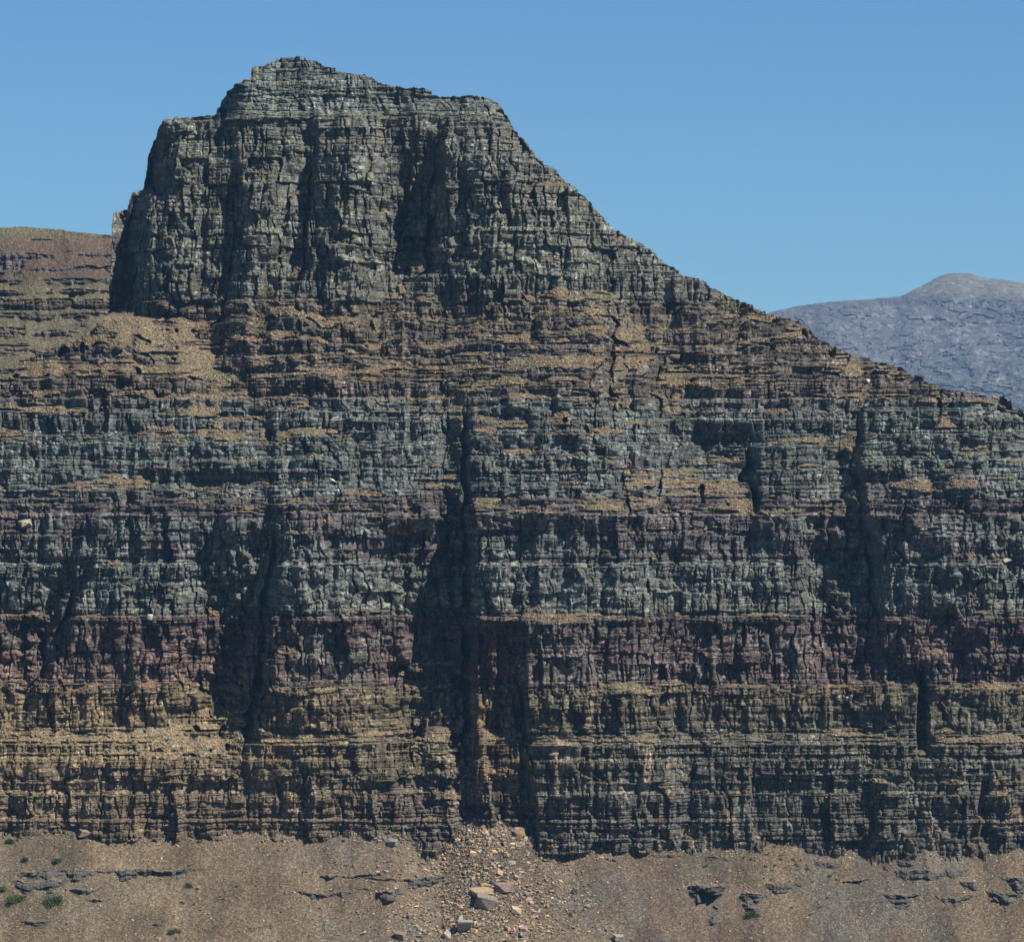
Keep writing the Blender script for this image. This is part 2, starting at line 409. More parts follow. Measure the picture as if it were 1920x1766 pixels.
def scree_fill(y, Z, X, rep=1.35, lateral=True):
    """lay loose rubble at its angle of repose on every ledge (rows run top to bottom)"""
    f = y.copy()
    for r in range(f.shape[0] - 2, -1, -1):
        dz = Z[r] - Z[r + 1]
        c = f[r + 1] + rep * dz
        if lateral:
            dx = np.abs(np.diff(X[r]))
            s = np.sqrt(np.maximum(dz[1:] ** 2 * rep ** 2, 0)) + 0.75 * dx
            c[1:] = np.minimum(c[1:], f[r + 1, :-1] + s)
            c[:-1] = np.minimum(c[:-1], f[r + 1, 1:] + s)
        f[r] = np.minimum(f[r], c)
    return f

SCREE_PATCHES = [(718, 565, 55, 50), (215, 612, 80, 45), (690, 640, 70, 22), (480, 628, 90, 14), (850, 740, 60, 16), (1050, 682, 130, 14), (1605, 720, 26, 50),
                 (1330, 985, 70, 12), (1240, 620, 80, 22), (200, 1404, 260, 26), (1450, 1404, 180, 15), (1760, 1404, 170, 14), (230, 742, 150, 14), (430, 700, 60, 22), (1580, 830, 24, 40), (1060, 600, 70, 14)]
def relief_mesh(name, ax, ay, prof, sil, relief, colour, mat, R=110, Rdepth=70, detail_scale=1.0, seed=0,
                rep=1.35, back=1.1, sil_noise=1.0, far=0.0, fill=True):
    PX, PY = np.meshgrid(ax, ay)
    PX = PX.astype(np.float32); PY = PY.astype(np.float32)
    sx = np.array([p[0] for p in sil], float); sy = np.array([p[1] for p in sil], float)
    top = np.interp(ax, sx, sy)
    tb = beds(0, 1400, 5, 15, seed + 300)                      # the skyline steps down bed by bed
    tw = top + sil_noise * (5 * fbm(ax / 22, ax * 0, seed + 303, 3) + 2 * fbm(ax / 5, ax * 0, seed + 304, 2))
    tq = tb[np.clip(np.searchsorted(tb, tw), 0, len(tb) - 1)] - 3
    top = top + sil_noise * (0.4 * (tq - top) + 0.6 * (tw - top))
    TOP = np.broadcast_to(top, PX.shape)
    over = np.clip(TOP - PY, 0, None)                         # past the crest: fold over to the back
    PYc = np.maximum(PY, TOP).astype(np.float32)
    persp = 1 + (prof(PYc) + far) / D
    X = (PX - 960) * HALF * persp
    Z = (883 - PYc) * HALF * persp
    y = relief(PX, PYc)
    if Rdepth:
        d = sil_distance(PX, PYc, sil)
        q = np.clip(1 - d / R, 0, 1)
        y = y + Rdepth * (1 - np.sqrt(np.clip(1 - q * q * 0.98, 0, 1)))
    if fill:
        yf = scree_fill(y, Z, X, rep)
        diff = y - yf
        for w in (5, 3):                                       # rubble has no sharp flutes
            ker = np.cumsum(np.pad(yf, ((0, 0), (w + 1, w)), mode='edge').astype(np.float64), 1)
            yf = ((ker[:, 2 * w + 1:] - ker[:, :-2 * w - 1]) / (2 * w + 1)).astype(np.float32)
        ks = np.cumsum(np.pad(y, ((0, 0), (7, 6)), mode='edge').astype(np.float64), 1)
        ysm = ((ks[:, 13:] - ks[:, :-13]) / 13).astype(np.float32)
        wall = sstep(0.75, 1.3, np.abs(np.gradient(ysm, axis=1) / np.maximum(np.gradient(X, axis=1), 0.1)))
        for ax_ in (0, 1):
            pad = [(0, 0), (0, 0)]; pad[ax_] = (6, 5)
            kw = np.cumsum(np.pad(wall, pad, mode='edge').astype(np.float64), ax_)
            wall = ((kw[11:] - kw[:-11]) if ax_ == 0 else (kw[:, 11:] - kw[:, :-11])).astype(np.float32) / 11
        wall = sstep(0.45, 0.85, wall)
        if seed == 0: wall = np.maximum(wall, (1 - sstep(270, 310, PX)) * (1 - sstep(575, 600, PYc)))
        gx = np.abs(np.gradient(yf, axis=1) / np.maximum(np.gradient(X, axis=1), 0.1))
        crest = np.clip(1 - sil_distance(PX, PYc, sil) / 130, 0, 1) * sstep(420, 560, PYc)
        strip = sstep(-0.12, 0.22, fbm(PX / 75, PYc / 8, seed + 402, 4) + 0.25 * (np.abs(PYc - 600) < 45) - 0.12 * crest + 0.22 * (1 - sstep(380, 560, PX)) * sstep(560, 620, PYc) * (1 - sstep(800, 860, PYc)) + 0.6 * (1 - sstep(600, 640, PYc)) * (1 - sstep(200, 300, PX)))
        if seed == 0:
            for qx, qy, qw, qh in SCREE_PATCHES:
                strip = np.maximum(strip, sstep(1.15, 0.75, np.hypot((PX - qx) / qw, (PYc - qy) / qh) + 0.35 * fbm(PX / 25, PYc / 9, seed + 403, 3)))
        rock = 1 - strip * sstep(1.6, 4.0, diff * (1 - 0.45 * crest) + 4.5 * fbm(PX / 60, PYc / 6.5, seed + 400, 4) + 1.5 * fbm(PX / 9, PYc / 4, seed + 401, 2) - 2 * crest )* (1 - sstep(0.9, 1.8, gx))
        if seed == 0: rock = np.maximum(rock, (1 - sstep(200, 300, PYc)) * 0.97)
        rock = np.maximum(rock, (over > 0) * 0.9)
        rock = np.maximum(rock, wall)
        y = np.minimum(y, yf + 0.5 + 3.0 * rock + 70 * wall)
    else:
        rock = np.ones(PX.shape, np.float32)
    y, tone = detail(PX, PY, y, rock, detail_scale, seed)
    X = X + (over > 0) * np.clip(over / 6, 0, 1) * 2.2 * detail_scale * fbm(PX / 9, PY / 6, seed + 500, 3)
    colr, scr = colour(PX, np.where(over > 60, PYc, PY), rock, tone)
    Y = y + far
    Y = Y + over * HALF * persp * back
    Z = Z - over * HALF * persp * 0.75 * (over > 0)
    nr, nc = PX.shape
    idx = np.arange(nr * nc).reshape(nr, nc)
    fa = np.stack([idx[:-1, :-1], idx[1:, :-1], idx[1:, 1:], idx[:-1, 1:]], -1).reshape(-1, 4)
    V = np.stack([X, Y, Z], -1).reshape(-1, 3)
    C4 = np.concatenate([np.clip(colr, 0.004, 0.9), np.ones(PX.shape + (1,), np.float32)], -1).reshape(-1, 4)
    o = mesh_np(name, V, fa, mat, attrs={'col': ('FLOAT_COLOR', C4), 'scree': ('FLOAT', scr)})
    return o, dict(ax=ax, ay=ay, X=X, Y=Y, Z=Z, rock=rock, over=over)

def mixa(a, b, m): return a * (1 - m[..., None]) + b * m[..., None]
def C(*c): return np.array(c, np.float32)

GREY = C(0.122, 0.122, 0.103); COOL = C(0.108, 0.119, 0.108); BROWN = C(0.108, 0.090, 0.070)
MAROON = C(0.104, 0.076, 0.070); TAN = C(0.138, 0.116, 0.080); PURP = C(0.100, 0.086, 0.084); SCREE = C(0.215, 0.163, 0.100)

def main_colour(PX, PY, rock, tone):
    v = PY + 5 * fbm(PX / 120, PY / 120, 501, 3) + 3 * fbm(PX / 14, PY / 8, 502, 2)
    pts = [(0, COOL), (200, COOL), (215, GREY), (540, GREY), (580, BROWN), (740, BROWN * 0.95), (765, COOL), (925, COOL), (935, PURP * .9), (955, PURP),
           (970, PURP), (1045, PURP * 1.05), (1060, COOL * 1.08), (1148, GREY), (1160, MAROON), (1284, MAROON * 1.05),
           (1292, TAN * 0.8), (1385, TAN * .78), (1395, TAN), (1425, TAN * .78), (1500, BROWN * 1.05), (1570, BROWN * .95), (1720, BROWN)]
    px = [p[0] for p in pts]
    c = np.stack([np.interp(v, px, [p[1][q] for p in pts]) for q in range(3)], -1).astype(np.float32)
    # purple strata come and go between 900 and 1050
    m = sstep(-0.1, 0.25, fbm(PX / 75, PY / 45, 510, 3)) * sstep(962, 975, v) * (1 - sstep(1040, 1055, v))
    c = mixa(c, COOL * 1.1, m * 0.75)
    m = sstep(0.1, 0.3, fbm(PX / 90, PY / 16, 511, 3)) * (1 - sstep(955, 965, v)) * sstep(560, 600, v)
    c = mixa(c, PURP, m * 0.55)
    # warm glow low on the left, put into the rock colour
    m = (1 - sstep(350, 900, PX)) * sstep(1150, 1320, PY)
    c = mixa(c, c * C(1.34, 1.22, 1.05), m)
    m = sstep(-0.05, 0.35, fbm(PX / 60, PY / 28, 515, 4)) * sstep(1150, 1165, v) * (1 - sstep(1280, 1292, v))
    c = mixa(c, GREY * 0.95, m * 0.6)
    m = sstep(700, 1300, PX) * sstep(1290, 1400, PY)
    c = mixa(c, mixa(c, np.broadcast_to(GREY, c.shape), np.full(PX.shape, 0.6, np.float32)) * 0.85, m)
    # ochre and rust stains
    m = sstep(0.30, 0.5, fbm(PX / 22, PY / 45, 520, 3)) * sstep(1280, 1330, PY)
    c = mixa(c, C(0.20, 0.12, 0.055), m * 0.35)
    m = np.exp(-((PX - 930) / 42) ** 4) * sstep(1175, 1200, PY) * (1 - sstep(1440, 1520, PY))
    c = mixa(c, mixa(np.broadcast_to(C(0.12, 0.060, 0.045), c.shape), np.broadcast_to(C(0.15, 0.100, 0.055), c.shape), sstep(1270, 1320, PY)), m * 0.8)
    # yellow lichen on the tower and the right buttress
    m = sstep(0.42, 0.55, fbm(PX / 9, PY / 26, 530, 3)) * (1 - sstep(560, 620, PY))
    c = mixa(c, C(0.17, 0.155, 0.045), m * 0.55)
    m = sstep(0.35, 0.5, fbm(PX / 8, PY / 22, 531, 3)) * np.exp(-((PX - 1590) / 90) ** 2 - ((PY - 900) / 60) ** 2)
    c = mixa(c, C(0.20, 0.18, 0.045), m * 0.7)
    # smooth slabs low on the pillar, their sunlit faces painted in pale tan
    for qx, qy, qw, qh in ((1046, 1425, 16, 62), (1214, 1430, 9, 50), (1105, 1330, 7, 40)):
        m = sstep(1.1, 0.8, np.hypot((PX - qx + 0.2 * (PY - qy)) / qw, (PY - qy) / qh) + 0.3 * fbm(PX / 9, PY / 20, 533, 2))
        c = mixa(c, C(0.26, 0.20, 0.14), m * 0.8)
    c = c * tone[..., None]
    s = np.broadcast_to(SCREE, c.shape) * (0.62 + 0.55 * vnoise(PX / 2.2, PY / 1.8, 540))[..., None]
    grn = 0.6 * sstep(0.15, 0.45, fbm(PX / 45, PY / 20, 541, 3)) * (1 - 0.6 * sstep(950, 1000, PY))
    s = mixa(s, s * C(0.72, 0.92, 0.75), grn)
    red = sstep(0.1, 0.4, fbm(PX / 80, PY / 30, 545, 3))
    s = mixa(s, s * C(1.0, 0.86, 0.82), red * .8)
    s = s * (0.78 + 0.30 * (1 - sstep(500, 1100, PX)) * sstep(1250, 1380, PY))[..., None] 
    tuft = sstep(0.20, 0.34, fbm(PX / 9, PY / 4.5, 546, 3)) * sstep(-0.1, 0.3, fbm(PX / 70, PY / 40, 547, 2))
    s = mixa(s, np.broadcast_to(C(0.055, 0.075, 0.032), s.shape), 0.75 * tuft)
    c = mixa(c, s, 1 - rock)
    return c, 1 - rock

STEP = 1.3
STEPZ = 1.2
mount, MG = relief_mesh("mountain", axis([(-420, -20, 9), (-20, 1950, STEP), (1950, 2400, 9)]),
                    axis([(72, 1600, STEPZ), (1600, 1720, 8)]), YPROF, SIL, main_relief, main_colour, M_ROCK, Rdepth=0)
tag(mount, kind='structure', label='banded grey and maroon rock mountain with cliffs and scree ledges', cat='mountain')

# ---------------------------------------------------------------- reddish shoulder behind the tower, left
SH_PROF = profile([(400, 330), (440, 290), (480, 200), (560, 120), (720, 0), (900, -60)])
SH_LED = np.array([380, 470, 497, 520, 541, 560, 584, 604, 640, 680, 720, 900], float)
def sh_relief(PX, PY):
    v = PY + 8 * fbm(PX / 90, PY / 90, 601, 3)
    k = np.clip(np.searchsorted(SH_LED, v) - 1, 0, len(SH_LED) - 2)
    a, b = SH_LED[k], SH_LED[k + 1]; f = (v - a) / (b - a)
    sf = 0.38 + 0.25 * fbm(PX / 50, k * 5.1, 608, 2); fs = np.where(f < sf, 0.82 * f / sf, 0.82 + 0.18 * (f - sf) / (1 - sf))
    y = SH_PROF(a + (b - a) * fs) + 14 * fbm(PX / 120, PY / 90, 602, 4)
    rid2 = 1 - np.abs(fbm(PX / 30, PY / 60, 604, 3)) * 2
    return y - 5 * (rid2 - 0.5) + 14 * np.exp(-((PX - 230) / 45) ** 2)
def sh_colour(PX, PY, rock, tone):
    v = PY + 7 * fbm(PX / 60, PY / 60, 605, 3)
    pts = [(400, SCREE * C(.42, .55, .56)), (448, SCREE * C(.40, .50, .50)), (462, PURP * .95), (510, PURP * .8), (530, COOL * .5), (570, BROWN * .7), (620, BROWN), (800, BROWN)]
    px = [p[0] for p in pts]
    c = np.stack([np.interp(v, px, [p[1][q] for p in pts]) for q in range(3)], -1).astype(np.float32) * tone[..., None]
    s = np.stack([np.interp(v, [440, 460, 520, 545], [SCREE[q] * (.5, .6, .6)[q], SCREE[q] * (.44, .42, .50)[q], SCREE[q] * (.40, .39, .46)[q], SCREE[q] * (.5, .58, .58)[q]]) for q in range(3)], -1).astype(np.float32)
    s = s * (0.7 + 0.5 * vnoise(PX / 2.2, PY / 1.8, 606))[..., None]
    return mixa(c, s, 1 - rock), 1 - rock
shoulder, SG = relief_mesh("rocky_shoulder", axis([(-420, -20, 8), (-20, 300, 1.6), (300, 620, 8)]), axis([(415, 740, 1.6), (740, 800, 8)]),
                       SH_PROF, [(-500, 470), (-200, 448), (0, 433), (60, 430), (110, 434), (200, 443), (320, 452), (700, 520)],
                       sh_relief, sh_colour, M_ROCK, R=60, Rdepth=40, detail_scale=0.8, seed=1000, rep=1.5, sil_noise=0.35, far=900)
tag(shoulder, kind='structure')

# ---------------------------------------------------------------- distant rounded hill, right
FAR = 25000.0
FH_PROF = profile([(480, 3600), (560, 2200), (700, 700), (800, 0), (1000, -1000)])
def fh_relief(PX, PY):
    y = FH_PROF(PY) + 380 * fbm(PX / 170, PY / 120, 701, 4)
    led = np.floor((PY + 5 * fbm(PX / 50, PY / 60, 703, 3)) / 11 + 2 * fbm(PX / 30, PY / 10, 707, 2))
    return y + 42 * (hsh(led.astype(int), np.floor(PX / 23 + 3 * vnoise(PX / 30, PY / 9, 704)).astype(int), 705) - 0.5) * sstep(540, 570, PY)
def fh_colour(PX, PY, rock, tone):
    up = 1 - sstep(538, 560, PY + 8 * fbm(PX / 60, PY / 30, 708, 3) - 0.03 * (PX - 1700))  # sunlit crest above a cloud shadow, put into the colour
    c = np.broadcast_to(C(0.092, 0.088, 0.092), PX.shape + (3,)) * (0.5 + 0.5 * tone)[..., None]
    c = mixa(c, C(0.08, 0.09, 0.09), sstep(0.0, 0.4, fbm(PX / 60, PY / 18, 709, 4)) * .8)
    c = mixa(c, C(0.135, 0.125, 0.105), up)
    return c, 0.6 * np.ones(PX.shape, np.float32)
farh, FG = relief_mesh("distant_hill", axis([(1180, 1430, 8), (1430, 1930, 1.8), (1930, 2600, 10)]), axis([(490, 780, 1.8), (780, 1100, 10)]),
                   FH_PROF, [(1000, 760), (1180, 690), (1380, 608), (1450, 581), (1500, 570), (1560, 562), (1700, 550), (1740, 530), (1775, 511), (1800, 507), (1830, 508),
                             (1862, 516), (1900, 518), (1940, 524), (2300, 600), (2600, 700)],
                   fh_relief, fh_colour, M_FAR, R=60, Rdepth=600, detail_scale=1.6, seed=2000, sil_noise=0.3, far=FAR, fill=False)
tag(farh, kind='structure')

# ---------------------------------------------------------------- talus slope below the cliff
TL = [(-500, 1545), (0, 1556), (60, 1552), (160, 1550), (260, 1556), (400, 1560), (520, 1563), (600, 1566), (690, 1552), (742, 1546), (790, 1575), (830, 1584),
      (880, 1552), (905, 1542), (960, 1548), (1000, 1572), (1080, 1585), (1200, 1584), (1320, 1580), (1400, 1572), (1500, 1576), (1600, 1586), (1680, 1580),
      (1730, 1556), (1800, 1574), (1900, 1570), (2000, 1560), (2500, 1560)]
tlx = np.array([p[0] for p in TL], float); tly = np.array([p[1] for p in TL], float)
TAN_T = 0.66
def talus_z(X, Y):
    """height of the scree surface; fans spread from the feet of the gullies"""
    px = X / HALF + 960
    near = np.interp(px, tlx, tly)
    ker = np.linspace(-1, 1, 9)
    wide = sum(np.interp(px + 150 * k_, tlx, tly) for k_ in ker) / 9
    t = np.clip(-Y / 160, 0, 1)
    foot = near * (1 - t) + wide * t
    z = (883 - foot) * HALF + (Y + 4) * TAN_T
    z = z + 3.0 * fbm(px / 170, Y / 70, 801, 4) * np.clip(-Y / 30 + .2, 0, 1)
    z = z + 1.3 * fbm(px / 26, Y / 90, 807, 3) * np.clip(-Y / 20, 0, 1)
    z = z + 0.55 * fbm(px / 14, Y / 9, 803, 4) + 0.4 * vnoise(px / 3, Y / 2.4, 804) ** 3
    return np.where(Y < -600, np.maximum(z, -820 + 6 * fbm(px / 300, Y / 200, 806, 3)), z)
tx = axis([(-1200, -500, 25), (-500, 500, 0.8), (500, 1200, 25)])
ty = np.concatenate([np.arange(-3950, -700, 65.0), np.arange(-700, -200, 8.0), np.arange(-200, 60, 1.0)])
TXX, TYY = np.meshgrid(tx, ty)
TZ = talus_z(TXX, TYY)
tpx = TXX / HALF + 960
shade = (0.66 + 0.4 * vnoise(tpx / 2.3, TYY / 2.0, 810)) * (0.85 + 0.4 * fbm(tpx / 50, TYY / 40, 813, 4))
c = np.broadcast_to(C(0.155, 0.116, 0.078), TXX.shape + (3,)).astype(np.float32)
c = mixa(c, C(0.145, 0.102, 0.078), 0.6 * sstep(-0.1, 0.35, fbm(tpx / 150, TYY / 60, 811, 4)))
c = mixa(c, C(0.13, 0.115, 0.095), 0.8 * sstep(0.0, 0.4, fbm(tpx / 110 + 9, TYY / 80, 812, 4)))
c = mixa(c, C(0.185, 0.140, 0.088), 0.6 * (1 - sstep(300, 900, tpx)))
c = c * shade[..., None]
c = mixa(c, C(0.06, 0.078, 0.035), 0.6 * sstep(0.36, 0.46, fbm(tpx / 8, TYY / 6, 820, 3)) * sstep(0.05, 0.3, fbm(tpx / 120, TYY / 70, 821, 2)))
nr, nc = TXX.shape
idx = np.arange(nr * nc).reshape(nr, nc)
fa = np.stack([idx[:-1, :-1], idx[:-1, 1:], idx[1:, 1:], idx[1:, :-1]], -1).reshape(-1, 4)
talus = mesh_np("scree_slope", np.stack([TXX, TYY, TZ], -1).reshape(-1, 3), fa, M_TALUS,
                attrs={'col': ('FLOAT_COLOR', np.concatenate([c, np.ones(c.shape[:2] + (1,))], -1).reshape(-1, 4)), 'scree': ('FLOAT', np.ones(TXX.shape))})
tag(talus, kind='structure')
del TXX, TYY

# ---------------------------------------------------------------- loose stones, boulders, outcrops, plants
def attr_material(name, scale=0.8, lo=0.6, hi=1.5, layered=False, rough=0.9):
    m, n, b = new_mat(name)
    at = N(n, 'ShaderNodeAttribute', attribute_name='col'); tc = N(n, 'ShaderNodeTexCoord')
    vec = tc.outputs['Object']
    if layered:
        mp = N(n, 'ShaderNodeMapping'); mp.inputs['Scale'].default_value = (0.3, 0.3, 2.0); n.links.new(vec, mp.inputs[0]); vec = mp.outputs[0]
    ns = noise_node(n, vec, scale, 4, 0.7)
    n.links.new(mixc(n, at.outputs['Color'], ramp(n, ns.outputs[0], [(0.35, lo), (0.65, hi)]), 1.0, 'MULTIPLY'), b.inputs['Base Color'])
    bp = N(n, 'ShaderNodeBump'); bp.inputs['Strength'].default_value = 0.6; bp.inputs['Distance'].default_value = 0.5
    n.links.new(ns.outputs[0], bp.inputs['Height']); n.links.new(bp.outputs[0], b.inputs['Normal'])
    b.inputs['Roughness'].default_value = rough
    return m
M_STONE = attr_material("loose_stone")
M_OUT = attr_material("outcrop_rock", 1.1, 0.5, 1.6, True)
M_LEAF = attr_material("foliage", 0.5, 0.6, 1.5)
M_BARK = attr_material("bark", 2.0, 0.6, 1.3)

def hull_template(seed, flat=1.0, n=13):
    r = random.Random(seed); bm = bmesh.new()
    for _ in range(n):
        p = Vector((r.uniform(-1, 1), r.uniform(-1, 1), r.uniform(-1, 1)))
        p = Vector([math.copysign(abs(c) ** 0.55, c) for c in p])
        bm.verts.new((p.x * 0.5, p.y * 0.5, p.z * 0.5 * flat))
    res = bmesh.ops.convex_hull(bm, input=bm.verts)
    bmesh.ops.delete(bm, geom=[v for v in bm.verts if not v.link_faces], context='VERTS')
    bmesh.ops.triangulate(bm, faces=bm.faces)
    bm.verts.index_update()
    V = np.array([v.co[:] for v in bm.verts]); F = np.array([[v.index for v in f.verts] for f in bm.faces]); bm.free()
    return V, F
TEMPL = [hull_template(900 + i, n=9 + i % 4) for i in range(10)]

def rotm(ax_, ay_, az_):
    return np.array(Matrix.Rotation(az_, 3, 'Z') @ Matrix.Rotation(ay_, 3, 'Y') @ Matrix.Rotation(ax_, 3, 'X'))

def scatter(name, P, S, cols, seed, label=None):
    """thousands of small stones in one mesh; P positions, S sizes"""
    rg = np.random.default_rng(seed); Vs, Fs, Cs = [], [], []; off = 0
    tid = rg.integers(0, len(TEMPL), len(P))
    for t, (V, F) in enumerate(TEMPL):
        q = np.where(tid == t)[0]
        if not len(q): continue
        az = rg.uniform(0, 6.28, len(q)); tilt = rg.normal(0, 0.35, len(q))
        sc = S[q, None] * np.stack([rg.uniform(.8, 1.5, len(q)), rg.uniform(.7, 1.1, len(q)), rg.uniform(.3, .75, len(q))], -1)
        W = V[None] * sc[:, None]
        ct, st = np.cos(tilt + 0.3)[:, None], np.sin(tilt + 0.3)[:, None]
        y, z = W[..., 1] * ct - W[..., 2] * st, W[..., 1] * st + W[..., 2] * ct
        ca, sa = np.cos(az)[:, None], np.sin(az)[:, None]
        x, y = W[..., 0] * ca - y * sa, W[..., 0] * sa + y * ca
        W = np.stack([x, y, z], -1) + P[q][:, None]
        Vs.append(W.reshape(-1, 3)); nv = len(V)
        Fs.append((F[None] + off + (np.arange(len(q)) * nv)[:, None, None]).reshape(-1, 3))
        Cs.append(np.repeat(cols[q], nv, 0)); off += nv * len(q)
    Cc = np.concatenate(Cs); Cc = np.concatenate([Cc, np.ones((len(Cc), 1))], 1)
    o = mesh_np(name, np.concatenate(Vs), np.concatenate(Fs), M_STONE, attrs={'col': ('FLOAT_COLOR', Cc)})
    tag(o, kind='stuff', label=label)
    return o

PAL = np.array([(0.36, 0.26, 0.15), (0.27, 0.20, 0.13), (0.22, 0.20, 0.17), (0.25, 0.15, 0.12), (0.17, 0.17, 0.16), (0.44, 0.37, 0.26)])
rg = np.random.default_rng(5)
def stone_cols(n_, rg_):
    i = rg_.choice(6, n_, p=[.28, .26, .16, .12, .1, .08])
    return PAL[i] * rg_.uniform(0.6, 1.05, (n_, 1))

OUTS = [
    (190, 1641, 400, 22, 'longest low outcrop, a dark band crossing the scree at far left', 6), (75, 1662, 110, 26, 'dark outcrop between the two big shrubs under the long band', 3),
    (150, 1675, 80, 22, 'short outcrop right behind the second big shrub', 2), (180, 1690, 44, 12, 'tiny outcrop right of the second big shrub', 2),
    (60, 1730, 110, 9, 'thin rock ledge in the scree at the lower left corner', 3), (300, 1734, 90, 7, 'thin rock ledge in the lower scree below the long band', 3),
    (482, 1740, 64, 9, 'thin rock ledge near the bottom edge, left of centre', 3), (500, 1600, 70, 8, 'faint thin ledge high on the left scree', 3),
    (640, 1648, 150, 20, 'wide dark outcrop left of centre in the scree', 3), (612, 1680, 120, 20, 'lower left outcrop beneath the wide dark one', 2),
    (765, 1655, 160, 22, 'broad outcrop just left of the rockfall', 3), (730, 1688, 48, 34, 'rounded outcrop below the broad one left of the rockfall', 2),
    (690, 1672, 60, 14, 'small outcrop between the wide dark and rounded ones', 2), (655, 1622, 90, 8, 'thin ledge above the wide dark outcrop', 3),
    (1332, 1682, 82, 50, 'pointed pocket shaped outcrop, right of centre', 2.6), (1414, 1694, 64, 40, 'pocket shaped outcrop with a green shrub at its foot', 2.4),
    (1480, 1664, 120, 16, 'long low outcrop above the shrub pocket', 3), (1350, 1612, 70, 12, 'faint outcrop under the cliff right of centre', 3),
    (1240, 1607, 60, 10, 'small faint outcrop below the tall buttress', 3), (1600, 1660, 70, 24, 'outcrop in the scree near the right, above its neighbour', 2),
    (1695, 1690, 80, 36, 'pointed outcrop lowest of the right hand cluster', 1.6), (1745, 1640, 170, 22, 'widest outcrop of the right hand cluster', 3),
    (1790, 1690, 70, 22, 'small pointed outcrop second from right in the low row', 1.6), (1875, 1688, 76, 36, 'pointed outcrop in the low row at the right edge', 1.6),
    (1820, 1662, 56, 24, 'blocky outcrop between the wide one and the low row', 2), (1905, 1658, 60, 24, 'outcrop cut by the right edge of the view', 2),
    (1560, 1622, 70, 10, 'faint ledge below the small shrubs, right', 3), (1700, 1612, 80, 12, 'faint ledge high on the scree far right', 3)]
# stones over the scree slope, thick in the rockfall under the alcove
n_ = 72000
px = rg.uniform(-60, 1980, n_); Yy = rg.uniform(-215, 6, n_)
size = 0.55 + 2.2 * rg.random(n_) ** 4.5
dz_ = np.arange(-300.0, 20.0, 1.0)
for q_, (a_, b_, c_, d_, _l, _s) in enumerate(OUTS):              # debris caught on and around each outcrop
    ii = slice(q_ * 150, q_ * 150 + int(1.0 * c_)); m_ = ii.stop - ii.start
    px[ii] = a_ + (rg.random(m_) - .5) * c_ * 1.1
    zl = talus_z(np.full(dz_.shape, (a_ - 960) * HALF), dz_)
    yt_ = np.interp((883 - (b_ - d_ / 2)) * HALF, zl, dz_)
    Yy[ii] = yt_ + rg.normal(1.0, 2.5, m_); size[ii] = 0.7 + 1.6 * rg.random(m_) ** 3
keep = (np.arange(n_) < 4200) | (rg.random(n_) < 0.06 + 1.3 * vnoise(px / 70, Yy / 45, 901) ** 2.2)
fan = rg.random(n_) < 0.22; foot = (rg.random(n_) < 0.16) & (np.arange(n_) > 4200); Yy = np.where(foot, rg.normal(-6, 7, n_), Yy); size = np.where(foot, size * 1.25, size)
fan[:4200] = False
px = np.where(fan, 925 + rg.normal(0, 95, n_), px); size = np.where(fan, size * 1.35 + 1.4 * rg.random(n_) ** 5 * 2, size)
keep = keep | fan | foot; px, Yy, size = px[keep], Yy[keep], size[keep]
Xx = (px - 960) * HALF
P = np.stack([Xx, Yy, talus_z(Xx, Yy) + 0.12 * size], -1)
scatter("scree_stones", P, size * 0.95, stone_cols(len(P), rg), 11, 'small angular stones strewn over the brown scree slope')

# slabs and rubble on the ledges of the mountain
cand = np.argwhere((MG['rock'] < 0.45) & (MG['over'] == 0) & ((MG['ax'] > -10) & (MG['ax'] < 1930))[None, :] & (MG['ay'] < 1590)[:, None])
cand = cand[rg.integers(0, len(cand), 26000)]
P = np.stack([MG[q_][cand[:, 0], cand[:, 1]] for q_ in 'XYZ'], -1); P[:, 1] -= 0.2
sz = 0.7 + 2.0 * rg.random(len(P)) ** 4
scatter("ledge_rubble", P, sz, stone_cols(len(P), rg), 12, 'tan rubble lying on the ledges of the mountain')

def on_talus(px_, py_):
    """point of the scree slope that the camera sees at a photo position"""
    ys = np.arange(-640, 40, 0.5); k_ = 1 + ys / D
    zz = talus_z((px_ - 960) * HALF * k_, ys); ray = (883 - py_) * HALF * k_
    hit = np.argmax(zz > ray) if (zz > ray).any() else len(ys) - 1
    return Vector(((px_ - 960) * HALF * k_[hit], ys[hit], zz[hit]))
def on_mount(px_, py_):
    i, j = np.argmin(np.abs(MG['ay'] - py_)), np.argmin(np.abs(MG['ax'] - px_))
    sub = (slice(i - 4, i + 5), slice(j - 4, j + 5))
    f = np.argmin(MG['rock'][sub]); a_, b_ = divmod(int(f), 9)
    return Vector([float(MG[q_][sub][a_, b_]) for q_ in 'XYZ'])

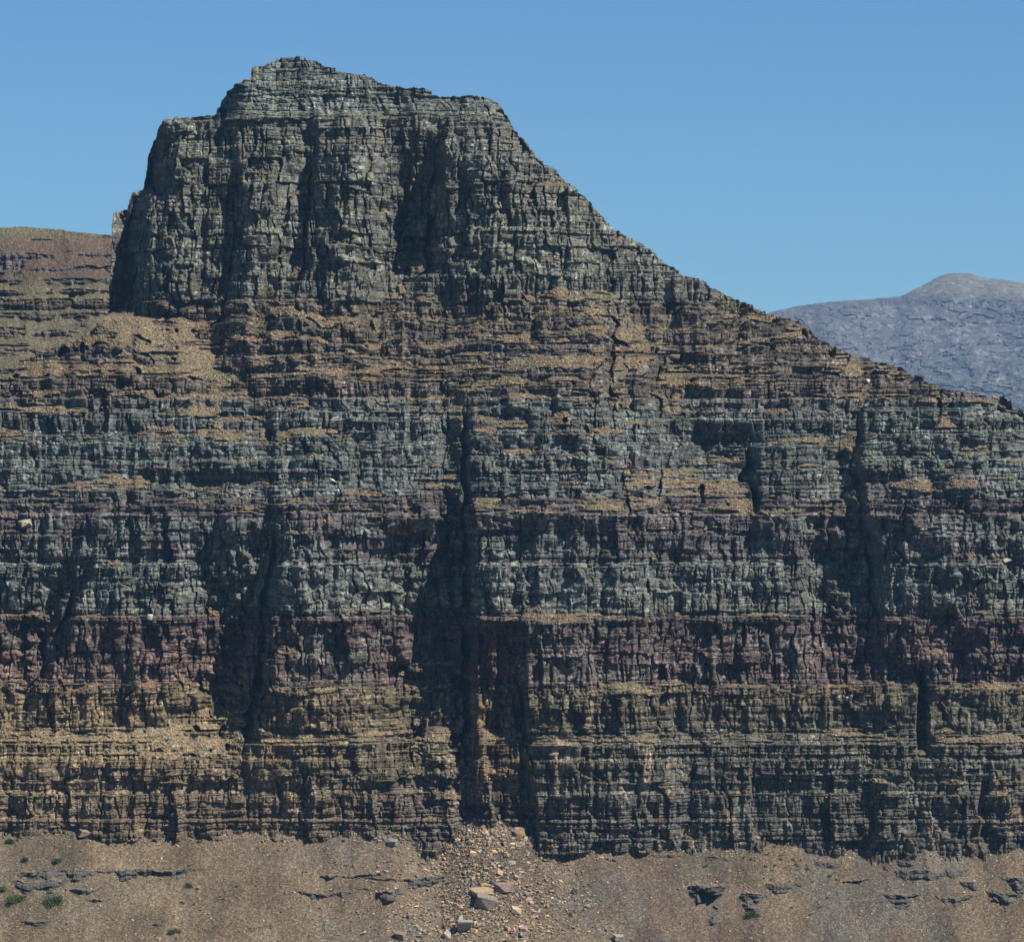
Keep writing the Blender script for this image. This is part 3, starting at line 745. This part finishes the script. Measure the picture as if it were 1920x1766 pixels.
def boulder(name, pos, dims, rot, col_, seed, label, group=None, layers=0, cat='boulder', mat=None):
    """angular broken block: a hull cut by bedding, edges chipped"""
    r = random.Random(seed); bm = bmesh.new()
    for _ in range(16):
        p = [math.copysign(r.random() ** 0.35, r.uniform(-1, 1)) * 0.5 for _ in range(3)]
        bm.verts.new((p[0] * dims[0], p[1] * dims[1], p[2] * dims[2]))
    bmesh.ops.convex_hull(bm, input=bm.verts)
    bmesh.ops.delete(bm, geom=[v for v in bm.verts if not v.link_faces], context='VERTS')
    bmesh.ops.dissolve_limit(bm, angle_limit=0.12, verts=bm.verts, edges=bm.edges)
    bmesh.ops.bevel(bm, geom=bm.edges[:], offset=min(dims) * 0.035, segments=1, affect='EDGES')
    for q_ in range(layers):                                       # bedding cracks
        z_ = dims[2] * (-0.3 + 0.6 * (q_ + 0.5) / layers)
        g_ = bmesh.ops.bisect_plane(bm, geom=bm.verts[:] + bm.edges[:] + bm.faces[:], plane_co=(0, 0, z_), plane_no=(0.03, 0.02, 1))
        for v in [e for e in g_['geom_cut'] if isinstance(e, bmesh.types.BMVert)]:
            v.co.x *= 0.955; v.co.y *= 0.955
    bmesh.ops.triangulate(bm, faces=bm.faces)
    me = bpy.data.meshes.new(name); bm.to_mesh(me); bm.free()
    at = me.attributes.new('col', 'FLOAT_COLOR', 'POINT')
    at.data.foreach_set("color", np.tile(np.array((*col_, 1), np.float32), len(me.vertices)))
    me.materials.append(mat or M_STONE)
    o = bpy.data.objects.new(name, me); COL.objects.link(o)
    o.location = pos; o.rotation_euler = rot
    return tag(o, label, cat, group)

BIG = [  # px, py, width px, height px, colour, tilt, label
    (912, 1688, 50, 32, (0.19, 0.165, 0.135), 0.35, 'largest grey tan boulder in the rockfall, split along its bedding', 3, 'tan'),
    (903, 1671, 50, 13, (0.28, 0.205, 0.125), -0.15, 'long flat tan slab lying just above the largest boulder', 1, ''),
    (946, 1663, 40, 24, (0.19, 0.14, 0.122), 0.1, 'maroon boulder with a pale top, upper right of the largest boulder', 2, ''),
    (871, 1736, 36, 34, (0.23, 0.22, 0.18), 0.05, 'square grey layered block standing lowest in the rockfall', 4, ''),
    (973, 1560, 30, 26, (0.22, 0.15, 0.10), -0.4, 'brown boulder at the foot of the cliff below the dark cleft', 2, ''),
    (992, 1571, 15, 10, (0.55, 0.47, 0.36), 0.2, 'small pale boulder beside the brown one at the cliff foot', 0, ''),
    (968, 1706, 24, 16, (0.40, 0.31, 0.20), 0.2, 'tan block right of the largest boulder in the rockfall', 0, ''),
    (885, 1600, 18, 13, (0.42, 0.30, 0.16), 0.3, 'bright tan boulder near the top of the rockfall', 0, ''),
    (914, 1630, 16, 12, (0.30, 0.21, 0.19), 0.0, 'reddish squared block in the upper rockfall', 1, ''),
    (838, 1752, 18, 14, (0.27, 0.24, 0.19), 0.3, 'grey boulder left of the square layered block', 0, ''),
    (770, 1716, 16, 11, (0.20, 0.135, 0.11), -0.3, 'lone maroon boulder on open scree left of the rockfall', 0, ''),
    (750, 1753, 26, 13, (0.19, 0.13, 0.105), 0.15, 'flat maroon slab at the bottom edge left of the rockfall', 0, ''),
    (1078, 1669, 14, 15, (0.12, 0.12, 0.13), 0.5, 'dark grey boulder alone on scree right of the rockfall', 0, ''),
    (160, 1562, 34, 18, (0.19, 0.15, 0.11), 0.2, 'brown boulder at the foot of the cliff on the far left', 2, ''),
    (736, 1579, 22, 16, (0.17, 0.17, 0.16), 0.1, 'grey layered boulder on scree below the tall shaded gully', 3, ''),
    (968, 1703, 12, 8, (0.34, 0.25, 0.2), 0.6, 'small pinkish block leaning on the tan block', 0, ''),
    (1160, 1757, 26, 12, (0.23, 0.21, 0.17), 0.1, 'flat grey slab at the bottom edge right of the rockfall', 1, ''),
    (968, 1645, 14, 10, (0.38, 0.27, 0.17), 0.3, 'tan wedge above the maroon pale topped boulder', 0, ''),
]
for i, (bx_, by_, w_, h_, cc_, tilt, lab, ly, _) in enumerate(BIG):
    p = on_talus(bx_, by_ + h_ * 0.3); w_ *= HALF * .88; h_ *= HALF * .85
    boulder('boulder', (p.x, p.y - 0.1 * h_, p.z + 0.30 * h_), (w_, w_ * 0.7, h_ * 1.05), (0.25, tilt * 0.6, 0.5 * math.sin(i * 2.1)), cc_, 40 + i, lab, 'boulders of the rockfall and scree' , ly)
# the crowd of mid-sized blocks in the rockfall
kinds = [((0.37, 0.27, 0.16), 'tan angular block'), ((0.27, 0.17, 0.14), 'reddish angular block'), ((0.24, 0.22, 0.18), 'grey angular block')]
rr = random.Random(77)
for i in range(130):
    t = rr.random(); bx_ = 915 + 70 * (0.35 + t) * rr.gauss(0, 0.62) + 30 * t; by_ = 1556 + 206 * t
    if by_ < 1575 and not 880 < bx_ < 985: continue
    cc_, kn = kinds[rr.choice((0, 0, 1, 2, 2))]
    w_ = (4 + 11 * rr.random() ** 2.2) * HALF * (0.8 + 0.5 * t)
    p = on_talus(bx_, by_)
    dims = (w_, w_ * rr.uniform(.6, .9), w_ * rr.uniform(.35, .75))
    half = 'upper' if t < 0.5 else 'lower'
    boulder('rockfall_block', (p.x, p.y, p.z + dims[2] * 0.2), dims, (rr.gauss(.2, .25), rr.gauss(0, .3), rr.uniform(0, 3.1)),
            tuple(q_ * rr.uniform(.8, 1.15) for q_ in cc_), 300 + i, f'small {kn} among the rubble of the {half} rockfall',
            f'small {kn.split()[0]} blocks of the {half} rockfall', 0, 'rock')
# stray blocks perched on ledges
for i, (bx_, by_, w_, h_, cc_, lab) in enumerate([
        (279, 1165, 11, 12, (0.55, 0.53, 0.48), 'white block perched at the foot of the grey cliff band, left'),
        (40, 990, 26, 12, (0.27, 0.23, 0.17), 'tan leaning slab on the ledge at the far left edge'),
        (1626, 716, 9, 7, (0.42, 0.38, 0.32), 'pale block below the skyline at the top of the right scree gully'),
        (1728, 712, 22, 8, (0.05, 0.05, 0.05), 'dark flat boulder on the right skyline'),
        (1262, 668, 34, 10, (0.30, 0.25, 0.18), 'tan slab lying on the upper right scree ledge'),
        (1890, 1055, 24, 11, (0.30, 0.26, 0.20), 'pale broken blocks on the ledge at the right edge'),
        (620, 905, 12, 8, (0.5, 0.45, 0.36), 'pale block on the ledge left of the dark conifer')]):
    p = on_mount(bx_, by_); w_ *= HALF; h_ *= HALF
    boulder('ledge_boulder', (p.x, p.y - 0.8, p.z + .3 * h_), (w_, w_ * .8, h_), (0.2, 0.15 * (-1) ** i, 0.4 * i), cc_, 700 + i, lab, None, 1)

# layered bedrock showing through the scree
def outcrop(px_, py_, w_, h_, label, seed, sharp=1.6):
    top = on_talus(px_, py_ - h_ / 2)
    W = w_ * HALF; H = h_ * HALF * 1.3
    xs = np.linspace(-W / 2, W / 2, max(14, int(W / 0.8))); zs = np.linspace(0.0, -H * 1.5 - 2, max(10, int(H * 1.5 / 0.55)))
    U, Zr = np.meshgrid(xs, zs); un = 2 * U / W
    PXo = U / HALF + 5000 + seed * 37; PYo = -Zr / HALF + seed * 13
    env = np.clip(1 - np.abs(un + 0.2 * fbm(PXo / 20, PYo * 0, 5, 2)) ** sharp, 0, 1) * np.clip(0.75 + 0.9 * fbm(PXo / 30, PYo / 16, seed + 2, 3), 0.38, 1) * (0.85 + 0.35 * fbm(PXo / 34, PYo * 0 + seed, 7, 3))
    tb_ = np.clip(-Zr / (H * 1.3), 0, 1); pr = env * (H / TAN_T * 1.15) * (0.5 + 0.55 * tb_) + 1.0
    B = beds(-20 + seed * 13, seed * 13 + 400, 2.4, 6.5, seed)
    k, i, fx, fz, dj, dz, _w, th = blocks(PXo, PYo, B, 9, 30, seed + 3, 1.5)
    jit = (hsh(k, i, seed) - .5) * 2.2 + (hsh(k, 0, seed + 1) - .5) * 3.0 + 0.9 * np.exp(-(dj / 1.2) ** 2) + 0.4 * fbm(PXo / 3, PYo / 3, 9, 2)
    Xo = U + top.x; zt = top.z
    Yt = top.y + (talus_z(np.full(xs.shape, top.x), np.full(xs.shape, top.y)) - talus_z(Xo[0], np.full(xs.shape, top.y))) / TAN_T
    Yo = Yt[None] + 1.5 - pr + jit
    zj = np.round(2.6 * fbm(PXo / 22, PYo * 0 + 3, seed + 5, 3) / 0.7) * 0.7 + 0.5 * fbm(PXo / 4, PYo * 0 + 3, seed + 6, 2) - 0.6
    Zo = zt + Zr + zj
    # top sheet running back into the slope
    Xb = np.stack([Xo[0], Xo[0]]); Yb = np.stack([Yt + 7 + H, Yo[0] + 1.2]); Zb = np.stack([Zo[0] + 0.15, Zo[0] + 0.05])
    Xo, Yo, Zo = (np.concatenate(q_) for q_ in ((Xb, Xo), (Yb, Yo), (Zb, Zo)))
    tone_ = np.concatenate([np.full((2, len(xs)), .9), 0.6 + 0.5 * hsh(k, i, seed + 8) + 0.3 * hsh(k, 0, seed + 9)])
    nr, nc = Xo.shape; idx = np.arange(nr * nc).reshape(nr, nc)
    fa = np.stack([idx[:-1, :-1], idx[1:, :-1], idx[1:, 1:], idx[:-1, 1:]], -1).reshape(-1, 4)
    cc = np.array((0.068, 0.064, 0.056))[None, None] * tone_[..., None]; cc[:2] = (0.15, 0.115, 0.08)
    V = np.stack([Xo, Yo, Zo], -1).reshape(-1, 3); org = np.array(top)
    o = mesh_np('rock_outcrop', V - org, fa, M_OUT, attrs={'col': ('FLOAT_COLOR', np.concatenate([cc, np.ones(cc.shape[:2] + (1,))], -1).reshape(-1, 4))})
    o.location = top
    return tag(o, label, 'rock outcrop', 'bedrock outcrops in the scree')
for i, (a_, b_, c_, d_, lab, sh_) in enumerate(OUTS): outcrop(a_, b_, c_, d_, lab, 20 + i * 3, sh_)

# foliage: many small leaf faces in clumps
def leaves(center_r, n_, leaf, col_, seed, cone=False, clumps=9):
    g = np.random.default_rng(seed); rx, ry, rz = center_r
    cl = g.normal(0, 1, (clumps, 3)); cl /= np.linalg.norm(cl, axis=1)[:, None]; cl *= g.uniform(.3, .75, (clumps, 1)); cl[:, 2] = np.abs(cl[:, 2])
    if cone:
        h = g.random(n_) ** 1.25; tier = 0.72 + 0.28 * np.sin(h * 34 + g.uniform(0, 1)); a_ = g.uniform(0, 6.28, n_)
        rad = (1 - h) ** 0.8 * tier * np.sqrt(g.uniform(0.1, 1, n_)) * (0.75 + 0.35 * np.sin(a_ * 3 + h * 9))
        P_ = np.stack([np.cos(a_) * rad * rx, np.sin(a_) * rad * ry, h * rz * 2], -1)
    else:
        q_ = g.integers(0, clumps, n_); P_ = cl[q_] + g.normal(0, 0.2, (n_, 3)); P_[:, 2] = np.maximum(P_[:, 2], 0)
        P_ = P_ * np.array([rx, ry, rz * 1.2])
    d1 = g.normal(0, 1, (n_, 3)); d1 /= np.linalg.norm(d1, axis=1)[:, None]; d2 = np.cross(d1, g.normal(0, 1, (n_, 3))); d2 /= np.linalg.norm(d2, axis=1)[:, None]
    s = leaf * g.uniform(.6, 1.3, (n_, 1))
    V = np.stack([P_ - d1 * s, P_ + d2 * s * .5, P_ + d1 * s, P_ - d2 * s * .5], 1).reshape(-1, 3)
    F = np.arange(n_ * 4).reshape(-1, 4)
    cc = np.repeat(np.array(col_)[None] * g.uniform(.6, 1.4, (n_, 1)), 4, 0)
    return V, F, {'col': ('FLOAT_COLOR', np.concatenate([cc, np.ones((len(cc), 1))], 1))}
def trunk_mesh(h_, r_, parent, name='trunk', lean=0.0):
    bm = bmesh.new(); rings = []
    for q_ in range(5):
        t = q_ / 4; rr_ = r_ * (1 - 0.75 * t)
        rings.append([bm.verts.new((math.cos(a) * rr_ + lean * t * h_ + 0.05 * r_ * math.sin(5 * t), math.sin(a) * rr_, t * h_ - 0.5)) for a in [6.2832 * s_ / 7 for s_ in range(7)]])
    for a, b in zip(rings[:-1], rings[1:]):
        for s_ in range(7): bm.faces.new((a[s_], a[(s_ + 1) % 7], b[(s_ + 1) % 7], b[s_]))
    bm.faces.new(rings[-1]); me = bpy.data.meshes.new(name); bm.to_mesh(me); bm.free()
    at = me.attributes.new('col', 'FLOAT_COLOR', 'POINT'); at.data.foreach_set("color", np.tile(np.array((.09, .065, .045, 1), np.float32), len(me.vertices)))
    me.materials.append(M_BARK); o = bpy.data.objects.new(name, me); COL.objects.link(o); o.parent = parent
    return o
def plant(name, pos, rx, rz, label, cat, seed, group=None, cone=False, col_=(0.035, 0.06, 0.022), n_=900, leaf=0.55):
    e = bpy.data.objects.new(name, None); COL.objects.link(e); e.location = pos; tag(e, label, cat, group)
    V, F, A = leaves((rx, rx, rz), n_, leaf, col_, seed, cone)
    mesh_np('crown' if cone else 'foliage', V, F, M_LEAF, e, A)
    trunk_mesh(rz * (1.7 if cone else 0.8), rx * (0.10 if cone else 0.07), e, 'trunk' if cone else 'stem', 0.0 if cone else 0.2)
    return e
plant('conifer', on_mount(243, 1286), 4.2, 12.5, 'tallest dark conifer on the ledge below the maroon band, left', 'tree', 1, 'conifers on the ledges', True, n_=2200)
plant('conifer', on_mount(637, 962), 5.2, 9.5, 'broad dark conifer on the central ledge above the purple band', 'tree', 2, 'conifers on the ledges', True, n_=2200)
plant('conifer', on_mount(218, 980), 5.5, 7.0, 'squat dark conifer on the ledge above the left purple band', 'tree', 3, 'conifers on the ledges', True, n_=1800)
plant('conifer', on_mount(776, 952), 3.0, 4.5, 'smallest conifer on the central ledge, right of the broad one', 'tree', 4, 'conifers on the ledges', True, n_=900)
G1_ = (0.065, 0.095, 0.03)
plant('shrub', on_talus(30, 1690), 10, 7, 'big rounded green shrub on scree at the left edge', 'shrub', 5, None, col_=G1_, n_=2600)
plant('shrub', on_talus(104, 1696), 12, 9, 'big spreading shrub in front of the outcrop, right of the rounded one', 'shrub', 6, None, col_=(0.045, 0.075, 0.025), n_=3000)
plant('shrub', on_talus(8, 1668), 6, 3, 'low yellow green shrub above the big rounded one', 'shrub', 7, None, col_=(0.10, 0.11, 0.03), n_=900)
plant('shrub', on_talus(108, 1616), 6, 4.5, 'dark shrub high on the left scree above the long outcrop', 'shrub', 8, None, n_=1000)
plant('shrub', on_talus(47, 1614), 5.5, 3.5, 'flat shrub left of the dark one high on the scree', 'shrub', 9, None, n_=900)
plant('shrub', on_talus(20, 1580), 6, 4, 'shrub under the cliff foot at the left edge', 'shrub', 10, None, n_=900)
plant('shrub', on_talus(1412, 1718), 9, 5, 'green shrub at the foot of the pocket shaped outcrop', 'shrub', 11, None, n_=1500)
plant('shrub', on_talus(327, 1748), 7, 4, 'thin shrub near the bottom edge, left', 'shrub', 12, None, n_=700)
plant('shrub', on_talus(352, 1664), 6, 5, 'small leggy shrub beside the end of the long outcrop', 'shrub', 13, None, n_=500)
for i, (a_, b_, w_, lab) in enumerate([
        (840, 645, 5, 'dark bush under a small cliff, right of the tower foot'), (805, 735, 5, 'dark bush on the scree ledge in the middle of the mountain'),
        (625, 672, 6, 'bush on the ledge under the rounded cliff knob'), (352, 757, 6, 'bush on the left mid slope'), (910, 612, 5, 'bush on the shoulder below the right buttress'),
        (465, 618, 5, 'bright bush at the foot of the tower'), (828, 744, 6, 'low bright bush beside the mid slope bush'), (1210, 640, 5, 'dark bush on the right flank'),
        (1340, 636, 6, 'dark bush in a hollow of the right flank'), (1555, 742, 5, 'bush below the right skyline'), (732, 205, 5, 'lone green bush near the top of the tower'),
        (705, 978, 5, 'bush on the ledge right of the broad conifer'), (345, 965, 6, 'flat bush on the ledge right of the squat conifer'), (590, 668, 4, 'little bush left of the bush under the knob'),
        (1120, 690, 5, 'small bush on the upper right scree'), (955, 680, 4, 'small bush above the central dome'), (75, 1050, 5, 'bush in the purple band at far left'), (226, 1212, 4, 'bush in the maroon band, left')]):
    plant('bush', on_mount(a_, b_), w_ * .8, w_ * .45, lab, 'bush', 30 + i, 'bushes on the mountain ledges', col_=G1_ if i % 3 else (0.04, 0.065, 0.03), n_=300, leaf=.5)
rr = random.Random(19)
spots = [(120, 520, 690, 940, 'left mid slope'), (560, 900, 600, 940, 'centre mid slope'), (920, 1400, 560, 900, 'right flank'), (60, 800, 960, 1420, 'lower left cliff ledges'), (1250, 1880, 700, 1420, 'lower right cliff ledges')]
for i in range(125):
    x0_, x1_, y0_, y1_, nm = spots[i % 5]; p = on_mount(rr.uniform(x0_, x1_), rr.uniform(y0_, y1_)); w_ = rr.uniform(1.6, 4.2)
    V, F, A = leaves((w_, w_, w_ * .7), 150, .5, (0.04, 0.065, 0.025), 400 + i, clumps=3)
    o = mesh_np('ledge_bush', V, F, M_LEAF, attrs=A); o.location = p; tag(o, 'tiny dark green bush clinging to the ' + nm, 'bush', 'tiny bushes of the ' + nm)
rr = random.Random(9)
for i in range(58):
    if i < 34: a_, b_, lab, g_ = rr.gauss(1470, 65), rr.uniform(1585, 1650), 'little green tuft on the scree under the right cliff', 'green tufts under the right cliff'
    elif i < 48: a_, b_, lab, g_ = rr.uniform(280, 640), rr.uniform(1572, 1700), 'little green tuft on the open left scree', 'green tufts on the left scree'
    else: a_, b_, lab, g_ = rr.uniform(1480, 1560), rr.uniform(1640, 1720), 'little green tuft between the pocket outcrop and the right cluster', 'green tufts on the right scree'
    w_ = rr.uniform(1.2, 3.0); p = on_talus(a_, b_); V, F, A = leaves((w_, w_, w_ * .5), 150, .5, G1_, 200 + i, clumps=3)
    o = mesh_np('grass_tuft', V, F, M_LEAF, attrs=A); o.location = p; tag(o, lab, 'tuft', g_)


# ---------------------------------------------------------------- valley ground reaching the horizon
m, n, b = new_mat("valley_ground")
tc = N(n, 'ShaderNodeTexCoord'); ns = noise_node(n, tc.outputs['Object'], 0.004, 6)
n.links.new(ramp(n, ns.outputs[0], [(0.35, (0.05, 0.06, 0.03)), (0.65, (0.13, 0.11, 0.07))]), b.inputs['Base Color'])
gx = np.linspace(-9000, 14000, 61); gy = np.linspace(-4500, 31000, 61)
GX, GY = np.meshgrid(gx, gy)
idx = np.arange(61 * 61).reshape(61, 61)
fa = np.stack([idx[:-1, :-1], idx[:-1, 1:], idx[1:, 1:], idx[1:, :-1]], -1).reshape(-1, 4)
ground = mesh_np("ground", np.stack([GX, GY, -830 + 6 * fbm(GX / 900, GY / 900, 5, 3)], -1).reshape(-1, 3), fa, m, smooth=True)
tag(ground, kind='structure')

# ---------------------------------------------------------------- blue summer haze filling the valley air
hm = bpy.data.materials.new("haze_air"); hm.use_nodes = True
hn = hm.node_tree; hn.nodes.clear()
ho = hn.nodes.new('ShaderNodeOutputMaterial'); pv = hn.nodes.new('ShaderNodeVolumePrincipled')
pv.inputs['Color'].default_value = (0.30, 0.58, 1.0, 1)
pv.inputs['Density'].default_value = HAZE
pv.inputs['Anisotropy'].default_value = 0.2
hn.links.new(pv.outputs[0], ho.inputs['Volume'])
x0, x1, y0, y1, z0, z1 = -9100, 14100, -4600, 31100, -840, 1800
V = np.array([(x, y, z) for x in (x0, x1) for y in (y0, y1) for z in (z0, z1)], float)
F = np.array([(0, 1, 3, 2), (4, 6, 7, 5), (0, 4, 5, 1), (2, 3, 7, 6), (0, 2, 6, 4), (1, 5, 7, 3)])
hz = mesh_np("haze", V, F, hm)
tag(hz, kind='stuff')
